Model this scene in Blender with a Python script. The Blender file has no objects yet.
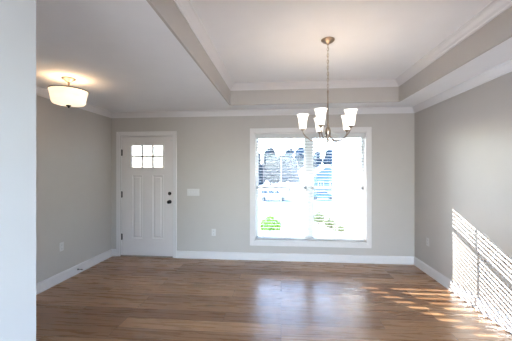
import bpy, math, random
from mathutils import Vector, Matrix
random.seed(7)
R = math.radians
scene = bpy.context.scene
col = scene.collection

# ------------------------------------------------------------------ camera, world, sun, exposure
CAMH = 1.4607
cam_d = bpy.data.cameras.new('camera'); cam = bpy.data.objects.new('camera', cam_d); col.objects.link(cam)
cam.location = (0, 0, CAMH); cam.rotation_euler = (R(90), 0, 0.0872)
cam_d.sensor_width = 36; cam_d.lens = 286.3 / 512 * 36
cam_d.clip_start = 0.02; cam_d.clip_end = 400
scene.camera = cam

w = bpy.data.worlds.new('sky'); scene.world = w; w.use_nodes = True
wn = w.node_tree.nodes; wl = w.node_tree.links
sky = wn.new('ShaderNodeTexSky'); sky.sky_type = 'NISHITA'; sky.sun_disc = False
sky.sun_elevation = R(50); sky.sun_rotation = R(-38); sky.altitude = 50
sky.air_density = 1.0; sky.dust_density = 1.0; sky.ozone_density = 2.5
wn['Background'].inputs['Strength'].default_value = 2.2
wl.new(sky.outputs[0], wn['Background'].inputs['Color'])

sun_d = bpy.data.lights.new('sun', 'SUN'); sun_d.energy = 15.5; sun_d.angle = R(0.25); sun_d.color = (1.0, 0.965, 0.92)
sun = bpy.data.objects.new('sun', sun_d); col.objects.link(sun)
sun.rotation_euler = Vector((0.75, -1.0, -0.39)).to_track_quat('-Z', 'Y').to_euler()
sun.location = (-8, 14, 8)

def area(name, loc, target, sx, sy, energy, color):
    d = bpy.data.lights.new(name, 'AREA'); d.shape = 'RECTANGLE'; d.size = sx; d.size_y = sy
    d.energy = energy; d.color = color
    o = bpy.data.objects.new(name, d); col.objects.link(o); o.location = loc
    o.rotation_euler = (Vector(target) - Vector(loc)).to_track_quat('-Z', 'Y').to_euler()
    return o
# daylight entering by the front window, plus two fill lights added behind the camera
portal = area('front_window_portal', (0.457, 4.83, 1.19), (0.457, 0, 1.19), 1.78, 1.76, 1, (1, 1, 1)); portal.data.cycles.is_portal = True
area('rear_fill_light', (0.2, -4.0, 1.25), (2.6, -1.2, 3.4), 2.4, 2.1, 88, (0.80, 0.88, 1.0))  # added fill, tilted up to brighten the ceiling and right wall
area('side_fill_light', (2.05, -1.9, 1.45), (-3, -1.9, 2.0), 2.2, 1.5, 11, (0.76, 0.87, 1.0))  # unseen source added to brighten the partition face

vs = scene.view_settings
vs.view_transform = 'Standard'; vs.look = 'None'; vs.gamma = 1; vs.use_curve_mapping = False
vs.exposure = 0.92

# ------------------------------------------------------------------ materials
def mat(name, color, rough=0.5, metal=0.0, spec=0.5, noise=None, bump=None, emit=None, emit_s=0.0):
    m = bpy.data.materials.new(name); m.use_nodes = True
    nt = m.node_tree; b = nt.nodes['Principled BSDF']
    b.inputs['Base Color'].default_value = (*color, 1); b.inputs['Roughness'].default_value = rough
    b.inputs['Metallic'].default_value = metal; b.inputs['Specular IOR Level'].default_value = spec
    tc = nt.nodes.new('ShaderNodeTexCoord')
    if noise:                                   # (scale, amount)
        n = nt.nodes.new('ShaderNodeTexNoise'); n.inputs['Scale'].default_value = noise[0]; n.inputs['Detail'].default_value = 4
        nt.links.new(tc.outputs['Object'], n.inputs['Vector'])
        r = nt.nodes.new('ShaderNodeValToRGB')
        k = noise[1]
        r.color_ramp.elements[0].position = .3; r.color_ramp.elements[1].position = .7
        r.color_ramp.elements[0].color = (*[c * (1 - k) for c in color], 1)
        r.color_ramp.elements[1].color = (*[min(1, c * (1 + k)) for c in color], 1)
        nt.links.new(n.outputs['Fac'], r.inputs[0]); nt.links.new(r.outputs[0], b.inputs['Base Color'])
    if bump:                                    # (scale, strength)
        n = nt.nodes.new('ShaderNodeTexNoise'); n.inputs['Scale'].default_value = bump[0]
        nt.links.new(tc.outputs['Object'], n.inputs['Vector'])
        bp = nt.nodes.new('ShaderNodeBump'); bp.inputs['Strength'].default_value = bump[1]; bp.inputs['Distance'].default_value = .01
        nt.links.new(n.outputs['Fac'], bp.inputs['Height']); nt.links.new(bp.outputs[0], b.inputs['Normal'])
    if emit:
        b.inputs['Emission Color'].default_value = (*emit, 1); b.inputs['Emission Strength'].default_value = emit_s
    return m

WALL = mat('greige_paint', (0.515, 0.475, 0.442), 0.42, spec=.4, noise=(6, .012), bump=(220, .04))
WALL_R = WALL
TRIM = mat('white_trim_paint', (0.72, 0.685, 0.675), 0.32, spec=.5, noise=(3, .01))
CEIL = mat('ceiling_paint', (0.895, 0.895, 0.91), 0.75, spec=.2, noise=(5, .01), bump=(160, .05))
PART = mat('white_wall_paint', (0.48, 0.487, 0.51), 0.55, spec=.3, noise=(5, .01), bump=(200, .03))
DOORM = mat('door_paint', (0.71, 0.655, 0.64), 0.36, spec=.5, noise=(4, .01))
CROWN = mat('crown_paint', (0.76, 0.735, 0.735), 0.4, spec=.4, noise=(3, .01))
PLATE = mat('white_plastic', (0.66, 0.64, 0.625), 0.35, noise=(20, .01))
SLOT = mat('dark_slot', (0.05, 0.05, 0.05), 0.6, noise=(20, .1))
BLACK = mat('black_metal', (0.006, 0.006, 0.006), 0.45, metal=0, spec=.25, noise=(30, .2))
BRONZE = mat('hinge_metal', (0.03, 0.026, 0.024), 0.5, metal=.4, noise=(30, .2))
NICKEL = mat('brushed_nickel', (0.38, 0.31, 0.25), 0.3, metal=1.0, noise=(60, .08))
BLIND = mat('blind_slat', (0.64, 0.64, 0.64), 0.45, noise=(15, .01))
VINYL = mat('window_vinyl', (0.86, 0.87, 0.87), 0.35, noise=(10, .01))
SILL = mat('threshold_metal', (0.34, 0.29, 0.24), 0.4, metal=.3, noise=(25, .15))

def shade_mat(name, color, strength, warm):
    m = bpy.data.materials.new(name); m.use_nodes = True; nt = m.node_tree
    b = nt.nodes['Principled BSDF']
    b.inputs['Base Color'].default_value = (*color, 1); b.inputs['Roughness'].default_value = .35
    tc = nt.nodes.new('ShaderNodeTexCoord'); n = nt.nodes.new('ShaderNodeTexNoise')
    n.inputs['Scale'].default_value = 5; n.inputs['Detail'].default_value = 2
    mp = nt.nodes.new('ShaderNodeMapping'); mp.inputs['Scale'].default_value = (1, 1, 4)
    nt.links.new(tc.outputs['Object'], mp.inputs[0]); nt.links.new(mp.outputs[0], n.inputs['Vector'])
    r = nt.nodes.new('ShaderNodeValToRGB'); r.color_ramp.elements[0].position = .35; r.color_ramp.elements[1].position = .65
    r.color_ramp.elements[0].color = (*warm, 1); r.color_ramp.elements[1].color = (*color, 1)
    nt.links.new(n.outputs['Fac'], r.inputs[0])
    nt.links.new(r.outputs[0], b.inputs['Emission Color']); b.inputs['Emission Strength'].default_value = strength
    return m
SHADE = shade_mat('lit_frosted_glass', (1.0, .95, .86), .78, (1.0, .92, .80))
BOWL = shade_mat('lit_alabaster_glass', (1.0, .84, .64), .62, (1.0, .74, .50))
BULB = mat('lit_bulb', (1, 1, 1), .4, noise=(5, .01), emit=(1, .82, .6), emit_s=9)

def glass_mat():
    m = bpy.data.materials.new('window_glass'); m.use_nodes = True; nt = m.node_tree
    out = nt.nodes['Material Output']; nt.nodes.remove(nt.nodes['Principled BSDF'])
    t = nt.nodes.new('ShaderNodeBsdfTransparent'); t.inputs[0].default_value = (.97, .985, .985, 1)
    g = nt.nodes.new('ShaderNodeBsdfGlossy'); g.inputs['Roughness'].default_value = .02
    lw = nt.nodes.new('ShaderNodeFresnel'); lw.inputs[0].default_value = 1.3
    mx = nt.nodes.new('ShaderNodeMixShader')
    nt.links.new(lw.outputs[0], mx.inputs[0]); nt.links.new(t.outputs[0], mx.inputs[1]); nt.links.new(g.outputs[0], mx.inputs[2])
    nt.links.new(mx.outputs[0], out.inputs[0]); return m
GLASS = glass_mat()
def rain_glass():
    m = bpy.data.materials.new('textured_glass'); m.use_nodes = True; nt = m.node_tree
    out = nt.nodes['Material Output']; nt.nodes.remove(nt.nodes['Principled BSDF'])
    t = nt.nodes.new('ShaderNodeBsdfTransparent'); t.inputs[0].default_value = (.45, .46, .46, 1)
    d = nt.nodes.new('ShaderNodeBsdfTranslucent'); d.inputs[0].default_value = (.55, .56, .56, 1)
    tc = nt.nodes.new('ShaderNodeTexCoord'); wv = nt.nodes.new('ShaderNodeTexNoise'); wv.inputs['Scale'].default_value = 30
    mp = nt.nodes.new('ShaderNodeMapping'); mp.inputs['Scale'].default_value = (1, 1, .12)
    nt.links.new(tc.outputs['Object'], mp.inputs[0]); nt.links.new(mp.outputs[0], wv.inputs['Vector'])
    mr = nt.nodes.new('ShaderNodeMapRange'); mr.inputs['From Min'].default_value = .35; mr.inputs['From Max'].default_value = .65
    mr.inputs['To Min'].default_value = .1; mr.inputs['To Max'].default_value = .55
    nt.links.new(wv.outputs['Fac'], mr.inputs[0])
    mx = nt.nodes.new('ShaderNodeMixShader'); nt.links.new(mr.outputs[0], mx.inputs[0])
    nt.links.new(t.outputs[0], mx.inputs[1]); nt.links.new(d.outputs[0], mx.inputs[2]); nt.links.new(mx.outputs[0], out.inputs[0]); return m
RAIN = rain_glass()

def floor_mat():
    m = bpy.data.materials.new('oak_planks'); m.use_nodes = True; nt = m.node_tree; N = nt.nodes; L = nt.links
    b = N['Principled BSDF']
    tc = N.new('ShaderNodeTexCoord')
    br = N.new('ShaderNodeTexBrick'); br.offset = .37; br.offset_frequency = 3; br.squash = 1
    br.inputs['Scale'].default_value = 1; br.inputs['Brick Width'].default_value = 1.52; br.inputs['Row Height'].default_value = .182
    br.inputs['Mortar Size'].default_value = .0018; br.inputs['Mortar Smooth'].default_value = .2; br.inputs['Bias'].default_value = 0
    br.inputs['Color1'].default_value = (0, 0, 0, 1); br.inputs['Color2'].default_value = (1, 1, 1, 1); br.inputs['Mortar'].default_value = (.5, .5, .5, 1)
    L.new(tc.outputs['Object'], br.inputs['Vector'])
    ramp = N.new('ShaderNodeValToRGB'); cr = ramp.color_ramp
    cr.elements[0].position = 0; cr.elements[0].color = (.235, .114, .055, 1)
    cr.elements[1].position = 1; cr.elements[1].color = (.44, .25, .132, 1)
    e = cr.elements.new(.4); e.color = (.345, .185, .092, 1)
    L.new(br.outputs['Color'], ramp.inputs[0])
    # grain, offset plank by plank
    off = N.new('ShaderNodeVectorMath'); off.operation = 'SCALE'; off.inputs['Scale'].default_value = 37.0
    L.new(br.outputs['Color'], off.inputs[0])
    add = N.new('ShaderNodeVectorMath'); add.operation = 'ADD'
    L.new(tc.outputs['Object'], add.inputs[0]); L.new(off.outputs[0], add.inputs[1])
    mp = N.new('ShaderNodeMapping'); mp.inputs['Scale'].default_value = (1.1, 13, 1); L.new(add.outputs[0], mp.inputs[0])
    n1 = N.new('ShaderNodeTexNoise'); n1.inputs['Scale'].default_value = 2.2; n1.inputs['Detail'].default_value = 6; n1.inputs['Distortion'].default_value = .6
    L.new(mp.outputs[0], n1.inputs['Vector'])
    mr = N.new('ShaderNodeMapRange'); mr.inputs['From Min'].default_value = .3; mr.inputs['From Max'].default_value = .7
    mr.inputs['To Min'].default_value = .84; mr.inputs['To Max'].default_value = 1.14; L.new(n1.outputs['Fac'], mr.inputs[0])
    mul = N.new('ShaderNodeMix'); mul.data_type = 'RGBA'; mul.blend_type = 'MULTIPLY'; mul.inputs['Factor'].default_value = 1
    L.new(ramp.outputs[0], mul.inputs['A']); L.new(mr.outputs[0], mul.inputs['B'])
    # knots
    mk = N.new('ShaderNodeMapping'); mk.inputs['Scale'].default_value = (1.3, 3.6, 1); L.new(add.outputs[0], mk.inputs[0])
    vo = N.new('ShaderNodeTexVoronoi'); vo.inputs['Scale'].default_value = 1.5; L.new(mk.outputs[0], vo.inputs['Vector'])
    kr = N.new('ShaderNodeMapRange'); kr.inputs['From Min'].default_value = .03; kr.inputs['From Max'].default_value = .17
    kr.inputs['To Min'].default_value = .45; kr.inputs['To Max'].default_value = 1; L.new(vo.outputs['Distance'], kr.inputs[0])
    mu2 = N.new('ShaderNodeMix'); mu2.data_type = 'RGBA'; mu2.blend_type = 'MULTIPLY'; mu2.inputs['Factor'].default_value = 1
    L.new(mul.outputs['Result'], mu2.inputs['A']); L.new(kr.outputs[0], mu2.inputs['B'])
    # joints
    mu3 = N.new('ShaderNodeMix'); mu3.data_type = 'RGBA'; mu3.inputs['B'].default_value = (.07, .042, .026, 1)
    L.new(br.outputs['Fac'], mu3.inputs['Factor']); L.new(mu2.outputs['Result'], mu3.inputs['A'])
    L.new(mu3.outputs['Result'], b.inputs['Base Color'])
    rr = N.new('ShaderNodeMapRange'); rr.inputs['To Min'].default_value = .22; rr.inputs['To Max'].default_value = .34
    L.new(n1.outputs['Fac'], rr.inputs[0]); L.new(rr.outputs[0], b.inputs['Roughness'])
    bp = N.new('ShaderNodeBump'); bp.inputs['Strength'].default_value = .12; bp.inputs['Distance'].default_value = .004
    L.new(n1.outputs['Fac'], bp.inputs['Height']); L.new(bp.outputs[0], b.inputs['Normal'])
    b.inputs['Specular IOR Level'].default_value = .5
    return m
FLOOR = floor_mat()

# ------------------------------------------------------------------ mesh builder
class MB:
    def __init__(s): s.v = []; s.f = []; s.sm = []
    def add(s, vs, fs, smooth=False):
        o = len(s.v); s.v += [tuple(v) for v in vs]; s.f += [tuple(i + o for i in f) for f in fs]; s.sm += [smooth] * len(fs); return s
    def box(s, x0, x1, y0, y1, z0, z1):
        vs = [(x, y, z) for z in (z0, z1) for y in (y0, y1) for x in (x0, x1)]
        return s.add(vs, [(0, 2, 3, 1), (4, 5, 7, 6), (0, 1, 5, 4), (2, 6, 7, 3), (0, 4, 6, 2), (1, 3, 7, 5)])
    def quad(s, a, b, c, d): return s.add([a, b, c, d], [(0, 1, 2, 3)])
    def lathe(s, prof, n=32, c=(0, 0, 0), mtx=None, closed=False):
        vs = []
        for r, z in prof:
            for k in range(n):
                a = 2 * math.pi * k / n; p = Vector((r * math.cos(a), r * math.sin(a), z))
                if mtx: p = mtx @ p
                vs.append(p + Vector(c))
        fs = []
        m = len(prof)
        for i in range(m if closed else m - 1):
            j = (i + 1) % m
            for k in range(n):
                k2 = (k + 1) % n; fs.append((i * n + k, i * n + k2, j * n + k2, j * n + k))
        return s.add(vs, fs, True)
    def tube(s, pts, r, n=8, closed=False):
        pts = [Vector(p) for p in pts]; m = len(pts); vs = []; up = None
        rs = r if isinstance(r, (list, tuple)) else [r] * m
        for i, p in enumerate(pts):
            if closed: t = pts[(i + 1) % m] - pts[i - 1]
            else: t = pts[min(i + 1, m - 1)] - pts[max(i - 1, 0)]
            t.normalize()
            if up is None: up = t.orthogonal().normalized()
            up = (up - t * up.dot(t)).normalized(); sd = t.cross(up)
            for k in range(n):
                a = 2 * math.pi * k / n; vs.append(p + (up * math.cos(a) + sd * math.sin(a)) * rs[i])
        fs = []
        for i in range(m if closed else m - 1):
            j = (i + 1) % m
            for k in range(n):
                k2 = (k + 1) % n; fs.append((i * n + k, i * n + k2, j * n + k2, j * n + k))
        if not closed: fs.append(tuple(reversed(range(n)))); fs.append(tuple(range((m - 1) * n, m * n)))
        return s.add(vs, fs, True)
    def prism(s, poly, y0, y1, axis='y'):          # polygon in (x,z) extruded along y, or (y,z) along x
        n = len(poly)
        if axis == 'y': vs = [(a, y0, b) for a, b in poly] + [(a, y1, b) for a, b in poly]
        elif axis == 'x': vs = [(y0, a, b) for a, b in poly] + [(y1, a, b) for a, b in poly]
        else: vs = [(a, b, y0) for a, b in poly] + [(a, b, y1) for a, b in poly]
        return s.add(vs, [tuple(reversed(range(n))), tuple(range(n, 2 * n))] + [(i, (i + 1) % n, n + (i + 1) % n, n + i) for i in range(n)])
    def mould(s, path, prof, closed=False):
        """sweep profile [(offset to the inside, z)] along an xy path, mitred; inside is to the left of travel"""
        P = [Vector((p[0], p[1])) for p in path]; m = len(P); rows = []
        for i in range(m):
            d0 = (P[i] - P[i - 1]).normalized() if (closed or i > 0) else None
            d1 = (P[(i + 1) % m] - P[i]).normalized() if (closed or i < m - 1) else None
            d0 = d0 or d1; d1 = d1 or d0
            n0 = Vector((-d0.y, d0.x)); n1 = Vector((-d1.y, d1.x)); bis = (n0 + n1)
            bis = bis / max(.2, bis.dot(n0))
            rows.append([(P[i].x + bis.x * o, P[i].y + bis.y * o, z) for o, z in prof])
        q = len(prof); vs = [v for r in rows for v in r]; fs = []
        for i in range(m if closed else m - 1):
            j = (i + 1) % m
            for k in range(q):
                k2 = (k + 1) % q; fs.append((i * q + k, j * q + k, j * q + k2, i * q + k2))
        if not closed: fs += [tuple(range(q)), tuple(reversed(range((m - 1) * q, m * q)))]
        return s.add(vs, fs)
    def build(s, name, material, parent=None, bevel=0, loc=None, origin=None):
        me = bpy.data.meshes.new(name); vs = s.v
        if origin: vs = [(a - origin[0], b - origin[1], c - origin[2]) for a, b, c in vs]
        me.from_pydata(vs, [], s.f); me.update()
        me.polygons.foreach_set('use_smooth', s.sm)
        import bmesh
        bm = bmesh.new(); bm.from_mesh(me); bmesh.ops.recalc_face_normals(bm, faces=bm.faces); bm.to_mesh(me); bm.free()
        me.materials.append(material)
        o = bpy.data.objects.new(name, me); col.objects.link(o)
        if origin: o.location = origin
        if loc: o.location = loc
        if parent: o.parent = parent
        if bevel:
            b = o.modifiers.new('bevel', 'BEVEL'); b.width = bevel; b.segments = 2; b.limit_method = 'ANGLE'
        return o

def tag(o, label=None, cat=None, group=None, kind=None):
    if label: o['label'] = label
    if cat: o['category'] = cat
    if group: o['group'] = group
    if kind: o['kind'] = kind
    return o
def empty(name, loc, label=None, cat=None, group=None, kind=None):
    o = bpy.data.objects.new(name, None); col.objects.link(o); o.location = loc; o.empty_display_size = .1
    return tag(o, label, cat, group, kind)
def struct(o, label=None, cat=None):
    o['kind'] = 'structure'
    return tag(o, label, cat)
def copy_tree(o, parent=None):
    c = o.copy(); col.objects.link(c)
    if parent: c.parent = parent
    for ch in list(o.children): copy_tree(ch, c)
    return c

# ------------------------------------------------------------------ the room
D = 4.659; XL = -2.887; XR = 2.073; H = 2.44; REAR = -4.2
TL, TR, TB, TF, TT = -0.753, 1.667, D - 0.426, 1.52, 2.743     # tray opening and height
WX0, WX1, WZ0, WZ1 = -0.43, 1.345, 0.315, 2.07                 # window opening
DX0, DX1, DZ1 = -2.722, -1.776, 2.052                          # door opening
WT = 0.15                                                      # wall thickness

struct(MB().box(XL - .15, XR + .15, REAR - .15, D + WT, -.12, 0).build('floor', FLOOR))
m = MB()
m.box(XL - .15, DX0, D, D + WT, 0, H).box(DX0, DX1, D, D + WT, DZ1, H).box(DX1, WX0, D, D + WT, 0, H)
m.box(WX0, WX1, D, D + WT, 0, WZ0).box(WX0, WX1, D, D + WT, WZ1, H).box(WX1, XR + .15, D, D + WT, 0, H)
struct(m.build('wall_back', WALL))
struct(MB().box(XL - .15, XL, 1.27, D, 0, H).build('wall_left', WALL))
m = MB().box(XR, XR + .15, -.7, D, 0, H).box(XR, XR + .15, REAR, -3.1, 0, H).box(XR, XR + .15, -3.1, -.7, 0, .65).box(XR, XR + .15, -3.1, -.7, 2.25, H)
struct(m.build('wall_right', WALL))
PX = -.972; PY = 1.06
struct(MB().box(XL - .15, PX, REAR, PY, 0, H).build('wall_partition', PART))
struct(MB().box(XL - .15, XL, PY, 1.27, 0, H).build('wall_entry', WALL))
m = MB().box(PX, -.85, REAR - .15, REAR, 0, H).box(1.7, XR + .15, REAR - .15, REAR, 0, H).box(-.85, 1.7, REAR - .15, REAR, 2.3, H)
struct(m.build('wall_rear', WALL))
m = MB()
a_ = .02
m.box(XL - .15, TL - a_, REAR - .15, D + WT, H, H + .12).box(TR + a_, XR + .15, REAR - .15, D + WT, H, H + .12)
m.box(TL - a_, TR + a_, TB + a_, D + WT, H, H + .12).box(TL - a_, TR + a_, REAR - .15, TF - a_, H, H + .12)
struct(m.build('ceiling', CEIL))
m = MB()
m.box(TL - .02, TL, TF - .02, TB + .02, H, TT).box(TR, TR + .02, TF - .02, TB + .02, H, TT)
m.box(TL, TR, TB, TB + .02, H, TT).box(TL, TR, TF - .02, TF, H, TT)
struct(m.build('wall_tray', WALL))
struct(MB().box(TL - .1, TR + .1, TF - .1, TB + .1, TT, TT + .1).build('ceiling_tray', CEIL))

# crown mouldings
def crown_prof(z, h=.086, d=.062):
    return [(0, z), (0, z - h), (.010, z - h), (.013, z - h + .012), (.020, z - h + .018), (.030, z - h * .58), (d - .018, z - h * .30),
            (d - .012, z - .016), (d - .004, z - .012), (d, z)]
struct(MB().mould([(XR, REAR), (XR, D), (XL, D), (XL, PY)], crown_prof(H)).build('trim_1', CROWN), 'white crown moulding running round the top of the greige walls', 'moulding')
struct(MB().mould([(TR, TF), (TR, TB), (TL, TB), (TL, TF)], crown_prof(TT, .09, .07), closed=True).build('trim_2', CROWN), 'white crown moulding inside the raised tray of the ceiling', 'moulding')
# baseboards with a shoe
BP = [(0, 0), (.024, 0), (.023, .014), (.014, .020), (.014, .100), (.010, .112), (.005, .119), (0, .121)]
def base(name, path): struct(MB().mould(path, BP).build(name, TRIM))
base('baseboard_right', [(XR, REAR), (XR, D)])
base('baseboard_back', [(XR, D), (-1.735, D)])
base('baseboard_entry', [(-2.791, D), (XL, D)])
base('baseboard_left', [(XL, D), (XL, PY)])

# ------------------------------------------------------------------ front door
door = empty('door_1', (-2.25, D, 0), 'white panelled front door with six small panes at top', 'door', kind='structure')
def dpart(mb, name, m_, parent=door, bevel=0):
    o = mb.build(name, m_, None, bevel); o.parent = parent; o.matrix_parent_inverse = Matrix.Translation(-Vector((-2.25, D, 0))); return o
c0, c1, ct = -2.791, -1.735, 2.118
m = MB()
for poly in ([(c0, 0), (c0 + .066, 0), (c0 + .066, ct - .066), (c0, ct)], [(c1, 0), (c1, ct), (c1 - .066, ct - .066), (c1 - .066, 0)],
             [(c0, ct), (c0 + .066, ct - .066), (c1 - .066, ct - .066), (c1, ct)]):
    m.prism(poly, D - .020, D + .0)
dpart(m, 'casing', TRIM, bevel=.005)
m = MB().box(DX0, DX0 + .012, D, D + WT, 0, DZ1).box(DX1 - .012, DX1, D, D + WT, 0, DZ1).box(DX0, DX1, D, D + WT, DZ1 - .012, DZ1)
m.box(DX0 + .012, DX0 + .03, D + .05, D + .09, 0, DZ1 - .012).box(DX1 - .03, DX1 - .012, D + .05, D + .09, 0, DZ1 - .012).box(DX0 + .012, DX1 - .012, D + .05, D + .09, DZ1 - .03, DZ1 - .012)
dpart(m, 'jamb', TRIM)
dpart(MB().box(DX0, DX1, D - .01, D + WT, 0, .022), 'threshold', SILL, bevel=.004)
S0, S1, SZ0, SZ1 = -2.703, -1.795, .0225, 2.031
DF = D + .010                                                 # door face
L0, L1, LZ0, LZ1 = -2.538, -1.977, 1.507, 1.890               # glazed opening
PN = [(-2.530, -2.340), (-2.172, -1.975)]; PZ0, PZ1 = .30, 1.385
m = MB()
def y2(z0, z1, x0, x1, a=DF, b=DF + .042): m.box(x0, x1, a, b, z0, z1)
y2(LZ1, SZ1, S0, S1); y2(LZ0, LZ1, S0, L0); y2(LZ0, LZ1, L1, S1)
y2(PZ1, LZ0, S0, S1); y2(SZ0, PZ0, S0, S1)
y2(PZ0, PZ1, S0, PN[0][0]); y2(PZ0, PZ1, PN[0][1], PN[1][0]); y2(PZ0, PZ1, PN[1][1], S1)
slab = dpart(m, 'door_slab', DOORM)
for a, b in PN:                                               # sunk panels with a sloping moulding and a raised field
    m = MB(); A = [(a, PZ0), (b, PZ0), (b, PZ1), (a, PZ1)]
    def ring(ins, y): return [(a + ins, y, PZ0 + ins), (b - ins, y, PZ0 + ins), (b - ins, y, PZ1 - ins), (a + ins, y, PZ1 - ins)]
    rs = [ring(-.001, DF), ring(.006, DF - .004), ring(.022, DF + .014), ring(.036, DF + .014), ring(.052, DF + .003)]
    vs = [v for r in rs for v in r]; fs = [(i * 4 + k, i * 4 + (k + 1) % 4, i * 4 + 4 + (k + 1) % 4, i * 4 + 4 + k) for i in range(4) for k in range(4)]
    fs.append((16, 17, 18, 19)); m.add(vs, fs); dpart(m, 'door_panel', DOORM)
m = MB()
fr = .020
for (x0, x1, z0, z1) in ((L0 - fr, L1 + fr, LZ1 - .006, LZ1 + fr), (L0 - fr, L1 + fr, LZ0 - fr, LZ0 + .006), (L0 - fr, L0 + .006, LZ0, LZ1), (L1 - .006, L1 + fr, LZ0, LZ1)):
    m.box(x0, x1, DF - .010, DF + .03, z0, z1)
gw = (L1 - L0) / 3
for k in (1, 2): m.box(L0 + gw * k - .013, L0 + gw * k + .013, DF + .004, DF + .03, LZ0, LZ1)
zc = (LZ0 + LZ1) / 2; m.box(L0, L1, DF + .004, DF + .03, zc - .013, zc + .013)
dpart(m, 'pane_frame', DOORM, bevel=.003)
m = MB()
for k in range(3):
    for z0, z1 in ((LZ0, zc), (zc, LZ1)):
        m.box(L0 + gw * k + .003, L0 + gw * (k + 1) - .003, DF + .016, DF + .020, z0 + .003, z1 - .003)
dpart(m, 'glass_pane', RAIN)
for z in (1.765, 1.053, .332):
    m = MB().box(S0 - .014, S0 + .010, DF - .004, DF + .001, z - .05, z + .05)
    m.lathe([(.0001, -.055), (.007, -.054), (.008, -.05), (.008, .05), (.007, .054), (.0001, .055)], 12, (S0 - .002, DF - .008, z)); dpart(m, 'hinge', BRONZE)
my = Matrix.Rotation(R(90), 3, 'X')       # local +z -> -y (into the room)
KX = -1.862
m = MB().lathe([(.0001, 0), (.032, 0), (.033, .004), (.028, .010), (.013, .014), (.011, .030), (.018, .036), (.027, .044), (.029, .055), (.025, .066), (.014, .071), (.0001, .072)], 28, (KX, DF, .935), my)
dpart(m, 'door_knob', BLACK)
m = MB().lathe([(.0001, 0), (.029, 0), (.030, .006), (.027, .014), (.010, .017), (.0001, .017)], 28, (KX, DF, 1.075), my)
m.box(KX - .005, KX + .005, DF - .032, DF - .014, 1.058, 1.092); dpart(m, 'deadbolt', BLACK)
m = MB().box(S1 - .052, S1 - .010, DF - .014, DF, 1.952, 1.985); dpart(m, 'contact_sensor', PLATE, bevel=.003)

# ------------------------------------------------------------------ window
win = empty('window_1', (0.457, D, 0), 'twin double hung white window over the baseboard', 'window', kind='structure')
def wpart(mb, name, m_, parent=win, bevel=0):
    o = mb.build(name, m_, None, bevel); o.parent = parent
    if parent is win: o.matrix_parent_inverse = Matrix.Translation(-Vector((.457, D, 0)))
    return o
cx0, cx1, cz0, cz1 = -.507, 1.420, .238, 2.147
m = MB(); q = .078
for poly in ([(cx0, cz0), (cx0 + q, cz0 + q), (cx0 + q, cz1 - q), (cx0, cz1)], [(cx1, cz0), (cx1, cz1), (cx1 - q, cz1 - q), (cx1 - q, cz0 + q)],
             [(cx0, cz1), (cx0 + q, cz1 - q), (cx1 - q, cz1 - q), (cx1, cz1)], [(cx0, cz0), (cx1, cz0), (cx1 - q, cz0 + q), (cx0 + q, cz0 + q)]):
    m.prism(poly, D - .020, D)
wpart(m, 'casing', TRIM, bevel=.005)
m = MB().box(WX0, WX0 + .012, D, D + WT, WZ0, WZ1).box(WX1 - .012, WX1, D, D + WT, WZ0, WZ1).box(WX0, WX1, D, D + WT, WZ1 - .012, WZ1).box(WX0, WX1, D, D + WT, WZ0, WZ0 + .018)
wpart(m, 'jamb', TRIM)
MX = .457; MWD = .035
wpart(MB().box(MX - MWD, MX + MWD, D + .085, D + WT, WZ0 + .018, WZ1 - .012), 'mullion', VINYL, bevel=.004)
ZM = 1.176
GY = D + .115
for (a, b) in ((WX0 + .012, MX - MWD), (MX + MWD, WX1 - .012)):
    for (z0, z1, yy) in ((WZ0 + .018, ZM + .020, D + .090), (ZM - .020, WZ1 - .012, D + .118)):
        st = .040; m = MB()
        m.box(a, a + st, yy, yy + .026, z0, z1).box(b - st, b, yy, yy + .026, z0, z1).box(a, b, yy, yy + .026, z0, z0 + st).box(a, b, yy, yy + .026, z1 - st, z1)
        mx_ = (a + b) / 2; m.box(mx_ - .009, mx_ + .009, yy + .006, yy + .020, z0 + st, z1 - st)
        sash = wpart(m, 'sash', VINYL)
        g = MB().box(a + st - .004, b - st + .004, yy + .011, yy + .015, z0 + st - .004, z1 - st + .004)
        wpart(g, 'glass_pane', GLASS, sash)

# blind: slats hung open across the whole opening
blind = empty('window_blind', (MX, D + .045, WZ1 - .012), 'wide white slatted blind lowered and opened across the whole front window', 'blind')
def bpart(mb, name, m_, bevel=0, parent=blind):
    o = mb.build(name, m_, None, bevel); o.parent = parent; o.matrix_parent_inverse = Matrix.Translation(-Vector((MX, D + .045, WZ1 - .012))); return o
BX0, BX1 = WX0 + .020, WX1 - .020; BY = D + .045
hz = WZ1 - .013
bpart(MB().box(BX0 + .006, BX1 - .006, BY - .024, BY + .028, hz - .055, hz), 'headrail', BLIND)
m = MB().box(BX0, BX1, D + .004, D + .014, hz - .082, hz); m.box(BX0, BX0 + .010, D + .014, D + .05, hz - .082, hz).box(BX1 - .010, BX1, D + .014, D + .05, hz - .082, hz)
bpart(m, 'valance', BLIND, bevel=.003)
brz = .352
m = MB(); pitch = .0470; z = brz + .030; tilt = R(-8); hw = .025
while z < hz - .09:
    c_, s_ = math.cos(tilt) * hw, math.sin(tilt) * hw
    # slightly crowned section
    up = [(BY - c_, z - s_), (BY, z + .0022), (BY + c_, z + s_)]
    poly = up + [(y, zz - .0026) for y, zz in reversed(up)]
    m.prism(poly, BX0, BX1, 'x'); z += pitch
bpart(m, 'slats', BLIND)
bpart(MB().box(BX0, BX1, BY - .026, BY + .026, brz - .010, brz + .010), 'bottom_rail', BLIND, bevel=.004)
for x in (BX0 + .12, BX0 + .56, MX + .40, BX1 - .12):
    m = MB()
    for y in (BY - .027, BY + .027): m.tube([(x, y, brz + .01), (x, y, hz - .05)], .0012, 6)
    m.tube([(x + .01, BY, brz + .01), (x + .01, BY, hz - .05)], .0011, 6)
    bpart(m, 'ladder_cord', BLIND)
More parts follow.
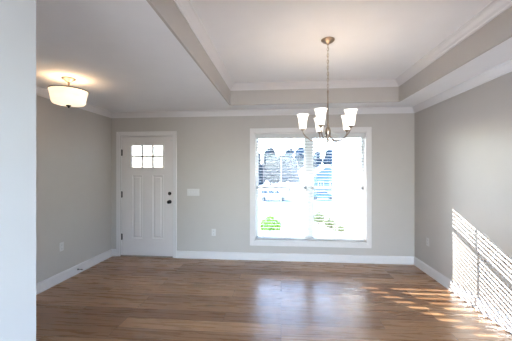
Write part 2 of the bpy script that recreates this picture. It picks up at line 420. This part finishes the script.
m = MB().tube([(BX0 + .135, D - .002, hz - .06), (BX0 + .135, D - .006, hz - .085)], .003, 8).tube([(BX0 + .135, D - .006, hz - .085), (BX0 + .133, D - .006, hz - .80)], [.0045] * 2, 8)
bpart(m, 'tilt_wand', BLIND)

# ------------------------------------------------------------------ plates on the walls
def outlet(name, loc, rz, label):
    r = empty(name, loc, label, 'outlet', 'wall outlets'); 
    MB().box(-.035, .035, -.006, 0, -.0575, .0575).build('cover_plate', PLATE, r, .003)
    for zc_ in (-.0225, .0225):
        f = MB().lathe([(.0001, 0), (.0165, 0), (.0165, .0025), (.0150, .0035), (.0001, .0035)], 24, (0, -.005, zc_), my).build('socket_face', PLATE, r)
        s = MB()
        s.box(-.0075, -.0055, -.0092, -.0083, zc_ - .003, zc_ + .006).box(.0055, .0075, -.0092, -.0083, zc_ - .002, zc_ + .005).box(-.002, .002, -.0092, -.0083, zc_ - .010, zc_ - .006)
        s.build('slot', SLOT, f)
    MB().lathe([(.0001, 0), (.003, 0), (.0025, .0012), (.0001, .0014)], 10, (0, -.006, 0), my).build('screw', PLATE, r)
    r.rotation_euler.z = rz; return r
outlet('wall_outlet', (-1.109, D, .437), 0, 'white outlet on the back wall between front door and window')
outlet('wall_outlet', (XL, 3.54, .455), R(90), 'white outlet low on the left wall above the door stop')
outlet('wall_outlet', (XR, 4.25, .45), R(-90), 'white outlet on the right wall beside the sunlit stripes')
sw = empty('light_switch', (-1.455, D, 1.097), 'white four-gang switch plate on the back wall right of the front door', 'light switch')
MB().box(-.105, .105, -.006, 0, -.0575, .0575).build('cover_plate', PLATE, sw, .003)
for k in range(4):
    x = (-1.5 + k) * .046
    t = MB().box(x - .006, x + .006, -.0075, -.005, -.0125, .0125).box(x - .0045, x + .0045, -.018, -.006, .000, .009)
    t.build('toggle', PLATE, sw, .001)
ds = empty('door_stop', (XL + .0140, 3.828, .058), 'small dark spring door stop on the left baseboard', 'door stop')
mxr = Matrix.Rotation(R(90), 3, 'Y')
MB().lathe([(.0001, 0), (.013, 0), (.012, .004), (.006, .007), (.0001, .007)], 16, (0, 0, 0), mxr).build('mounting_base', BRONZE, ds)
pts = [(.006 + .052 * t / 120, .0055 * math.cos(t * .55), .0055 * math.sin(t * .55)) for t in range(121)]
MB().tube(pts, .0014, 6).build('spring', BRONZE, ds)
MB().lathe([(.0001, 0), (.008, 0), (.0085, .004), (.0075, .012), (.0001, .014)], 16, (.057, 0, 0), mxr).build('rubber_tip', BLACK, ds)

# ------------------------------------------------------------------ chandelier
CX, CY = .458, 2.86
ch = empty('chandelier', (CX, CY, TT), 'brushed nickel chandelier with five lit upturned glass shades hanging from the tray', 'chandelier')
Z = lambda z: z - TT
MB().lathe([(.0001, 0), (.066, 0), (.066, -.006), (.060, -.012), (.050, -.022), (.030, -.032), (.014, -.038), (.010, -.048), (.0001, -.050)], 36).build('canopy', NICKEL, ch)
# chain of links between canopy and stem loop
ztop, zbot = Z(2.695), Z(2.245)
m = MB(); nl = 15; ll = (ztop - zbot) / nl
for k in range(nl):
    zc_ = ztop - ll * (k + .5); hl = ll * .5 + .004; wd = .0085; pts = []
    for t in range(16):
        a = 2 * math.pi * t / 16; u, v = wd * math.cos(a), hl * math.sin(a)
        pts.append((u, 0, zc_ + v) if k % 2 else (0, u, zc_ + v))
    m.tube(pts, .0022, 6, closed=True)
m.build('chain', NICKEL, ch)
MB().tube([(.004 * math.sin(t * .7), .004 * math.cos(t * .7), ztop + (zbot - ztop) * t / 30) for t in range(31)], .0022, 6).build('cord', mat('lamp_cord', (.55, .48, .40), .5, noise=(20, .1)), ch)
MB().lathe([(.0001, Z(2.250)), (.007, Z(2.248)), (.012, Z(2.235)), (.009, Z(2.220)), (.0075, Z(2.21)), (.0075, Z(1.93)), (.011, Z(1.92)), (.014, Z(1.905)), (.010, Z(1.89)), (.0001, Z(1.888))], 24).build('stem', NICKEL, ch)
MB().lathe([(.0001, Z(1.895)), (.012, Z(1.89)), (.024, Z(1.872)), (.030, Z(1.845)), (.027, Z(1.815)), (.018, Z(1.79)), (.013, Z(1.775)), (.016, Z(1.765)), (.010, Z(1.752)), (.008, Z(1.745)), (.011, Z(1.738)), (.007, Z(1.726)), (.0001, Z(1.722))], 28).build('body', NICKEL, ch)
RAD = .243; ZS = Z(1.868)
for k in range(5):
    a = R(-114 + 72 * k); ca, sa = math.cos(a), math.sin(a)
    def P(r, z): return (r * ca, r * sa, z)
    ctrl = [(.022, Z(1.800)), (.045, Z(1.772)), (.080, Z(1.752)), (.120, Z(1.748)), (.160, Z(1.758)), (.195, Z(1.782)), (.224, Z(1.812)), (.240, Z(1.838)), (.243, Z(1.858))]
    sm = []
    for i in range(len(ctrl) - 1):
        p0, p1, p2, p3 = ctrl[max(i - 1, 0)], ctrl[i], ctrl[i + 1], ctrl[min(i + 2, len(ctrl) - 1)]
        for t in (0, .33, .66):
            f = lambda j: .5 * (2 * p1[j] + (p2[j] - p0[j]) * t + (2 * p0[j] - 5 * p1[j] + 4 * p2[j] - p3[j]) * t * t + (3 * p1[j] - p0[j] - 3 * p2[j] + p3[j]) * t ** 3)
            sm.append(P(f(0), f(1)))
    sm.append(P(*ctrl[-1]))
    arm = MB().tube(sm, .0050, 10).build('arm', NICKEL, ch)
    MB().lathe([(.0001, ZS - .018), (.008, ZS - .016), (.012, ZS - .010), (.024, ZS - .002), (.027, ZS + .006), (.025, ZS + .008), (.012, ZS + .004), (.012, ZS + .045), (.0001, ZS + .046)], 24, P(RAD, 0)).build('cup', NICKEL, arm)
    pr = [(.028, .004), (.033, .010), (.037, .030), (.040, .060), (.0435, .095), (.049, .122), (.056, .142), (.061, .150)]
    prof = [(r, ZS + z) for r, z in pr] + [(r - .003, ZS + z) for r, z in reversed(pr)]
    MB().lathe(prof, 36, P(RAD, 0), closed=True).build('glass_shade', SHADE, arm)
    MB().lathe([(.0001, ZS + .046), (.010, ZS + .048), (.012, ZS + .06), (.018, ZS + .085), (.014, ZS + .102), (.0001, ZS + .110)], 16, P(RAD, 0)).build('light_bulb', BULB, arm)
def plamp(name, loc, e, r, parent=None):
    d = bpy.data.lights.new(name, 'POINT'); d.energy = e; d.shadow_soft_size = r; d.color = (1, .74, .50)
    o = bpy.data.objects.new(name, d); col.objects.link(o); o.location = loc
    if parent: o.parent = parent
    return o
for k in range(5):
    a = R(-114 + 72 * k); plamp('chandelier_glow', (RAD * math.cos(a), RAD * math.sin(a), ZS + .128), .7, .012, ch)

# ------------------------------------------------------------------ semi flush ceiling lamp in the entry
FX, FY = -2.25, 2.86
fl = empty('ceiling_lamp', (FX, FY, H), 'lit frosted bowl lamp on a short nickel stem under the entry ceiling', 'ceiling lamp')
MB().lathe([(.0001, 0), (.066, 0), (.067, -.008), (.060, -.014), (.045, -.020), (.030, -.034), (.013, -.044), (.0001, -.045)], 36).build('canopy', NICKEL, fl)
MB().lathe([(.0001, -.040), (.009, -.042), (.009, -.145), (.0001, -.146)], 16).build('stem', NICKEL, fl)
zt, zb = -.130, -.287
pr = [(.183, zt), (.177, zt - .020), (.168, zt - .060), (.161, zt - .100), (.156, zt - .124), (.146, zt - .140), (.112, zt - .150), (.06, zt - .155), (.0005, zt - .157)]
prof = pr + [(max(r - .004, .0004), z + .004) for r, z in reversed(pr)]
MB().lathe(prof, 48, closed=True).build('glass_bowl', BOWL, fl)
pts = [(.184 * math.cos(2 * math.pi * t / 64), .184 * math.sin(2 * math.pi * t / 64), zt) for t in range(64)]
m = MB().tube(pts, .0045, 8, closed=True)
for k in range(3):
    a = R(40 + 120 * k); m.tube([(.008 * math.cos(a), .008 * math.sin(a), zt - .004), (.183 * math.cos(a), .183 * math.sin(a), zt)], .003, 6)
m.build('rim', BRONZE, fl)
MB().lathe([(.0001, zb + .002), (.026, zb + .002), (.027, zb - .004), (.018, zb - .010), (.010, zb - .016), (.009, zb - .022), (.005, zb - .028), (.0001, zb - .029)], 20).build('finial', BRONZE, fl)
for k in range(2):
    a = R(70 + 180 * k)
    MB().lathe([(.0001, 0), (.012, .002), (.016, .012), (.024, .04), (.018, .062), (.0001, .070)], 16, (.08 * math.cos(a), .08 * math.sin(a), zt - .085)).build('light_bulb', BULB, fl)
    plamp('lamp_glow', (.08 * math.cos(a), .08 * math.sin(a), zt - .005), .19, .03, fl)

# ------------------------------------------------------------------ outside
LAWN = mat('winter_lawn', (.36, .32, .275), .9, spec=.1, noise=(3, .15))
ROAD = mat('asphalt', (.11, .135, .17), .85, spec=.2, noise=(8, .08))
CONC = mat('concrete', (.58, .57, .55), .85, spec=.2, noise=(6, .06))
SIDING = mat('white_siding', (.83, .83, .82), .6, noise=(4, .01))
SIDING_B = mat('blue_grey_siding', (.05, .09, .14), .7, noise=(4, .03))
ROOFM = mat('pale_shingle', (.42, .43, .46), .85, noise=(12, .1))
ROOFB = mat('blue_shingle', (.05, .085, .13), .85, noise=(12, .1))
BARK = mat('bark', (.14, .12, .11), .9, noise=(9, .25))
LEAF_D = mat('hazy_blue_foliage', (.012, .034, .058), .7, spec=.2, noise=(2, .35))  # blue of the distance haze is put into the leaf colour
LEAF_G = mat('hazy_blue_twigs', (.020, .050, .085), .8, spec=.1, noise=(2, .3))  # twig colour carries the same painted-in blue haze
LEAF_L = mat('bright_shrub_leaf', (.13, .27, .012), .6, spec=.3, noise=(14, .35))
LEAF_S = mat('dull_shrub_leaf', (.15, .17, .075), .7, spec=.2, noise=(14, .35))
CARW = mat('white_car_paint', (.80, .80, .80), .25, noise=(3, .01))
CARB = mat('blue_car_paint', (.06, .12, .24), .25, noise=(3, .05))
DARKG = mat('dark_car_glass', (.03, .05, .07), .1, noise=(3, .1))
TYRE = mat('tyre_rubber', (.02, .02, .02), .8, noise=(20, .1))

G0 = -.45
def gz(y):
    if y < 10: return G0
    if y < 40: return G0 + (-3.4 - G0) * (y - 10) / 30
    return -3.4
m = MB(); ys = [D + WT, 7, 10, 16, 22, 28, 34, 40, 45, 60, 80, 100, 140]
vs = []; xs = [-120, -60, -30, -15, -6, 0, 6, 15, 30, 60, 120]
for y in ys:
    for x in xs: vs.append((x, y, gz(y)))
n = len(xs); m.add(vs, [(i * n + k, i * n + k + 1, (i + 1) * n + k + 1, (i + 1) * n + k) for i in range(len(ys) - 1) for k in range(n - 1)])
struct(m.build('ground', LAWN))
struct(MB().add([(-120, 43.5, -3.38), (120, 43.5, -3.38), (120, 51, -3.38), (-120, 51, -3.38)], [(0, 1, 2, 3)]).build('street', ROAD))
m = MB(); m.add([(-30, 27.0, gz(27.0) + .02), (12, 23.5, gz(23.5) + .02), (12, 25.2, gz(25.2) + .02), (-30, 28.7, gz(28.7) + .02)], [(0, 1, 2, 3)])
struct(m.build('path', CONC))
# porch slab, roof and pier
PE = D + WT + 2.55
struct(MB().box(-5.2, 1.7, D + WT, PE - .25, G0, -.06).build('porch_floor', CONC))
m = MB().box(-5.2, 2.4, D + WT, PE, 2.52, 2.60).box(-5.2, 2.4, PE - .05, PE, 2.445, 2.60)
struct(m.build('porch_roof', SIDING))
struct(MB().box(-2.75, -1.56, PE - .6, PE - .28, G0, 2.52).build('porch_pier', SIDING))
# garage wing projecting on the right, white lap siding
m = MB(); gx = 1.99
zz = G0 - .3
while zz < 2.5:
    z1 = zz + .16; m.prism([(gx - .012, zz), (gx + .02, zz), (gx + .02, z1), (gx, z1)], 7.3, 11.2); zz = z1
m.box(gx + .02, gx + 5.5, 7.3, 11.2, G0 - .3, 2.6).box(gx - .02, gx + .06, 11.12, 11.22, G0 - .3, 2.6)
wing = struct(m.build('garage_wing', SIDING))
m = MB().prism([(gx - .25, 2.58), (gx + 5.8, 2.58), (gx + 2.8, 4.3)], 7.0, 11.5); struct(m.build('garage_roof', ROOFM))

def rnd_unit():
    while True:
        v = Vector((random.uniform(-1, 1), random.uniform(-1, 1), random.uniform(-1, 1)))
        if .01 < v.length < 1: return v
def leaves(blobs, count, size, flat=1.0):
    m = MB(); tot = sum(b[3] ** 2 for b in blobs)
    for (x, y, z, r, sz) in blobs:
        for _ in range(int(count * r * r / tot)):
            v = rnd_unit(); v = v * (random.uniform(.6, 1.0) / v.length) * r
            p = Vector((x + v.x, y + v.y, z + v.z * sz)); a = rnd_unit().normalized(); b = a.orthogonal().normalized()
            q = Matrix.Rotation(random.uniform(0, 6.28), 3, a) @ b; t = a.cross(q); s = size * random.uniform(.6, 1.4)
            m.add([p - q * s, p - t * s * .45, p + q * s, p + t * s * .45], [(0, 1, 2, 3)])
    return m
def tree(name, x, y, top, rad, label, dense=True, group='trees beyond the street'):
    g = gz(y); h = top - g; r = empty(name, (x, y, g), label, 'tree', group)
    th = h * (.22 if dense else .30)
    t = MB().tube([(0, 0, -.2), (.1, 0, h * .35), (0, .1, h * .7), (.05, 0, h * .93)], [.28, .22, .12, .03], 8)
    for k in range(7 if dense else 12):
        a = random.uniform(0, 6.28); z0 = h * random.uniform(.3, .75); l = rad * random.uniform(.6, .95)
        t.tube([(0, 0, z0), (l * .5 * math.cos(a), l * .5 * math.sin(a), z0 + l * .35), (l * math.cos(a), l * math.sin(a), z0 + l * .8)], [.09, .05, .02], 5)
    t.build('trunk', BARK, r)
    blobs = []
    for k in range(11 if dense else 9):
        f = k / (10 if dense else 8); z = th + (h - th) * (.08 + .84 * f); rr = rad * (1 - .45 * f) * .66
        a = k * 2.4; o = rad * (1 - .75 * f) * .42
        blobs.append((o * math.cos(a), o * math.sin(a), z, max(rr, rad * .22), .9))
    if dense: leaves(blobs, 6000, .80).build('crown', LEAF_D, r)
    else: leaves(blobs, 3600, .55).build('crown', LEAF_G, r)
    return r
def far_tree(kind, px, ytop, wpx, y, label):            # px, ytop, width: where it shows from the window of the room
    a = math.atan((px - 256) / 286.3) - .0872; dpt = y / math.cos(a) * math.cos(a + .0872)
    tree(kind, y * math.tan(a), y, CAMH + (170.7 - ytop) / 286.3 * dpt, wpx / 2 / 286.3 * dpt, label, kind == 'evergreen_tree')
far_tree('evergreen_tree', 256, 154, 13, 70, 'slim dark evergreen tree at the left edge of the window view')
far_tree('evergreen_tree', 270, 150, 20, 84, 'tall dark evergreen tree seen through the upper left window pane')
far_tree('evergreen_tree', 281, 157, 15, 98, 'shorter dark evergreen tree between the tall evergreen and the bare trees')
far_tree('bare_tree', 289, 150, 18, 68, 'bare grey tree standing nearest to the evergreens')
far_tree('bare_tree', 300, 149, 22, 104, 'wide bare grey tree just left of the window mullion')
far_tree('bare_tree', 317, 152, 15, 100, 'bare grey tree rising above the left roof slope of the gabled house')
far_tree('bare_tree', 329, 150, 17, 118, 'bare grey tree rising above the right roof slope of the gabled house')

def house(x, y, wd, dp, eave, apex, wallm, roofm, label):
    g = gz(y); r = empty('house', (x, y, g), label, 'house')
    e, a = eave - g, apex - g; h = wd / 2
    MB().prism([(-h, 0), (h, 0), (h, e), (0, a - .25), (-h, e)], 0, dp).build('wall', wallm, r)
    sl = (a - e) / h; o = h + .45
    MB().prism([(-o, e - sl * .45 + .02), (0, a), (o, e - sl * .45 + .02), (o, e - sl * .45 + .25), (0, a + .25), (-o, e - sl * .45 + .25)], -.4, dp + .4).build('roof', roofm, r)
    t = MB().prism([(-o, e - sl * .45 - .2), (0, a - .22), (o, e - sl * .45 - .2), (o, e - sl * .45 + .26), (0, a + .26), (-o, e - sl * .45 + .26)], -.46, -.40); t.build('bargeboard', SIDING, r)
    for wx in (-wd * .25, wd * .2):
        f = MB().box(wx - .65, wx + .65, -.06, .0, .9, 2.3).build('window', SIDING, r)
        MB().box(wx - .55, wx - .04, -.08, -.05, 1.0, 2.2).box(wx + .04, wx + .55, -.08, -.05, 1.0, 2.2).build('pane', DARKG, f)
    return r
house(11.1, 70, 6.2, 12, .55, 2.75, SIDING_B, ROOFB, 'blue grey gabled house with white roof edges seen right of the mullion')
house(7.4, 84, 9.0, 10, -1.25, 2.55, SIDING, ROOFM, 'white house with a pale roof seen left of the mullion')

def car(x, y, z, L, Hh, paint, label, name):
    r = empty(name, (x, y, z), label, 'vehicle', 'vehicles parked in the street')
    h = L / 2; W = 1.8
    prof = [(-h, .35), (-h, .95), (-h + .15, Hh * .62), (-h + .55, Hh * .98), (h * .25, Hh), (h * .55, Hh * .64), (h - .1, Hh * .52), (h, .75), (h, .35)]
    MB().prism(prof, 0, W).build('body', paint, r, .06)
    zl, zh = Hh * .62, Hh * .92
    for a, b, c, d in ((-h + .45, -.55 - .35, -h + .65, -.9), (-.8, .1, -.8, .1), (.2, h * .45, .2, h * .27)):
        for yy in (-.012, W + .004): MB().prism([(a, zl), (b, zl), (d, zh), (c, zh)], yy, yy + .008).build('side_window', DARKG, r)
    for wx in (-h * .62, h * .62):
        for yy in (-.02, W - .20):
            MB().lathe([(.0001, 0), (.17, 0), (.2, .02), (.32, .02), (.33, .05), (.33, .2), (.31, .22), (.0001, .22)], 20, (wx, yy + .22, .33), my).build('wheel', TYRE, r)
    return r
car(-1.2, 45.6, -3.38, 4.9, 1.85, CARW, 'white van parked across the street behind the green shrub', 'parked_van')
car(6.9, 47.5, -3.38, 4.3, 1.45, CARB, 'dark blue car parked in the street right of the mullion', 'parked_car')

def shrub(x, y, rx, hh, m_, label, group=None, n=900, size=.03):
    r = empty('shrub', (x, y, gz(y)), label, 'shrub', group)
    s = MB()
    for k in range(9):
        a = k * .7; s.tube([(0, 0, 0), (rx * .35 * math.cos(a), rx * .35 * math.sin(a), hh * .4), (rx * .6 * math.cos(a), rx * .6 * math.sin(a), hh * .78)], [.012, .008, .004], 5)
    s.build('stem', BARK, r)
    blobs = [(rx * .42 * math.cos(k * 1.26), rx * .42 * math.sin(k * 1.26), hh * .42, rx * .55, hh / rx * .62) for k in range(5)] + [(0, 0, hh * .62, rx * .5, hh / rx * .7)]
    leaves(blobs, n, size).build('foliage', m_, r)
    return r
shrub(-.32, 8.7, .36, .57, LEAF_L, 'bright yellow green shrub at the lower left of the window view', n=4200, size=.045)
shrub(1.36, 10.6, .24, .55, LEAF_S, 'dull green shrub nearest the mullion beyond the far end of the white garage wall', 'low shrubs along the garage wall', 1200, .04)
shrub(1.62, 9.7, .22, .36, LEAF_S, 'dull low shrub against the middle of the white garage wall', 'low shrubs along the garage wall', 1200, .04)
shrub(1.74, 8.9, .20, .30, LEAF_S, 'dull low shrub nearest the house on the white garage wall', 'low shrubs along the garage wall', 1200, .04)
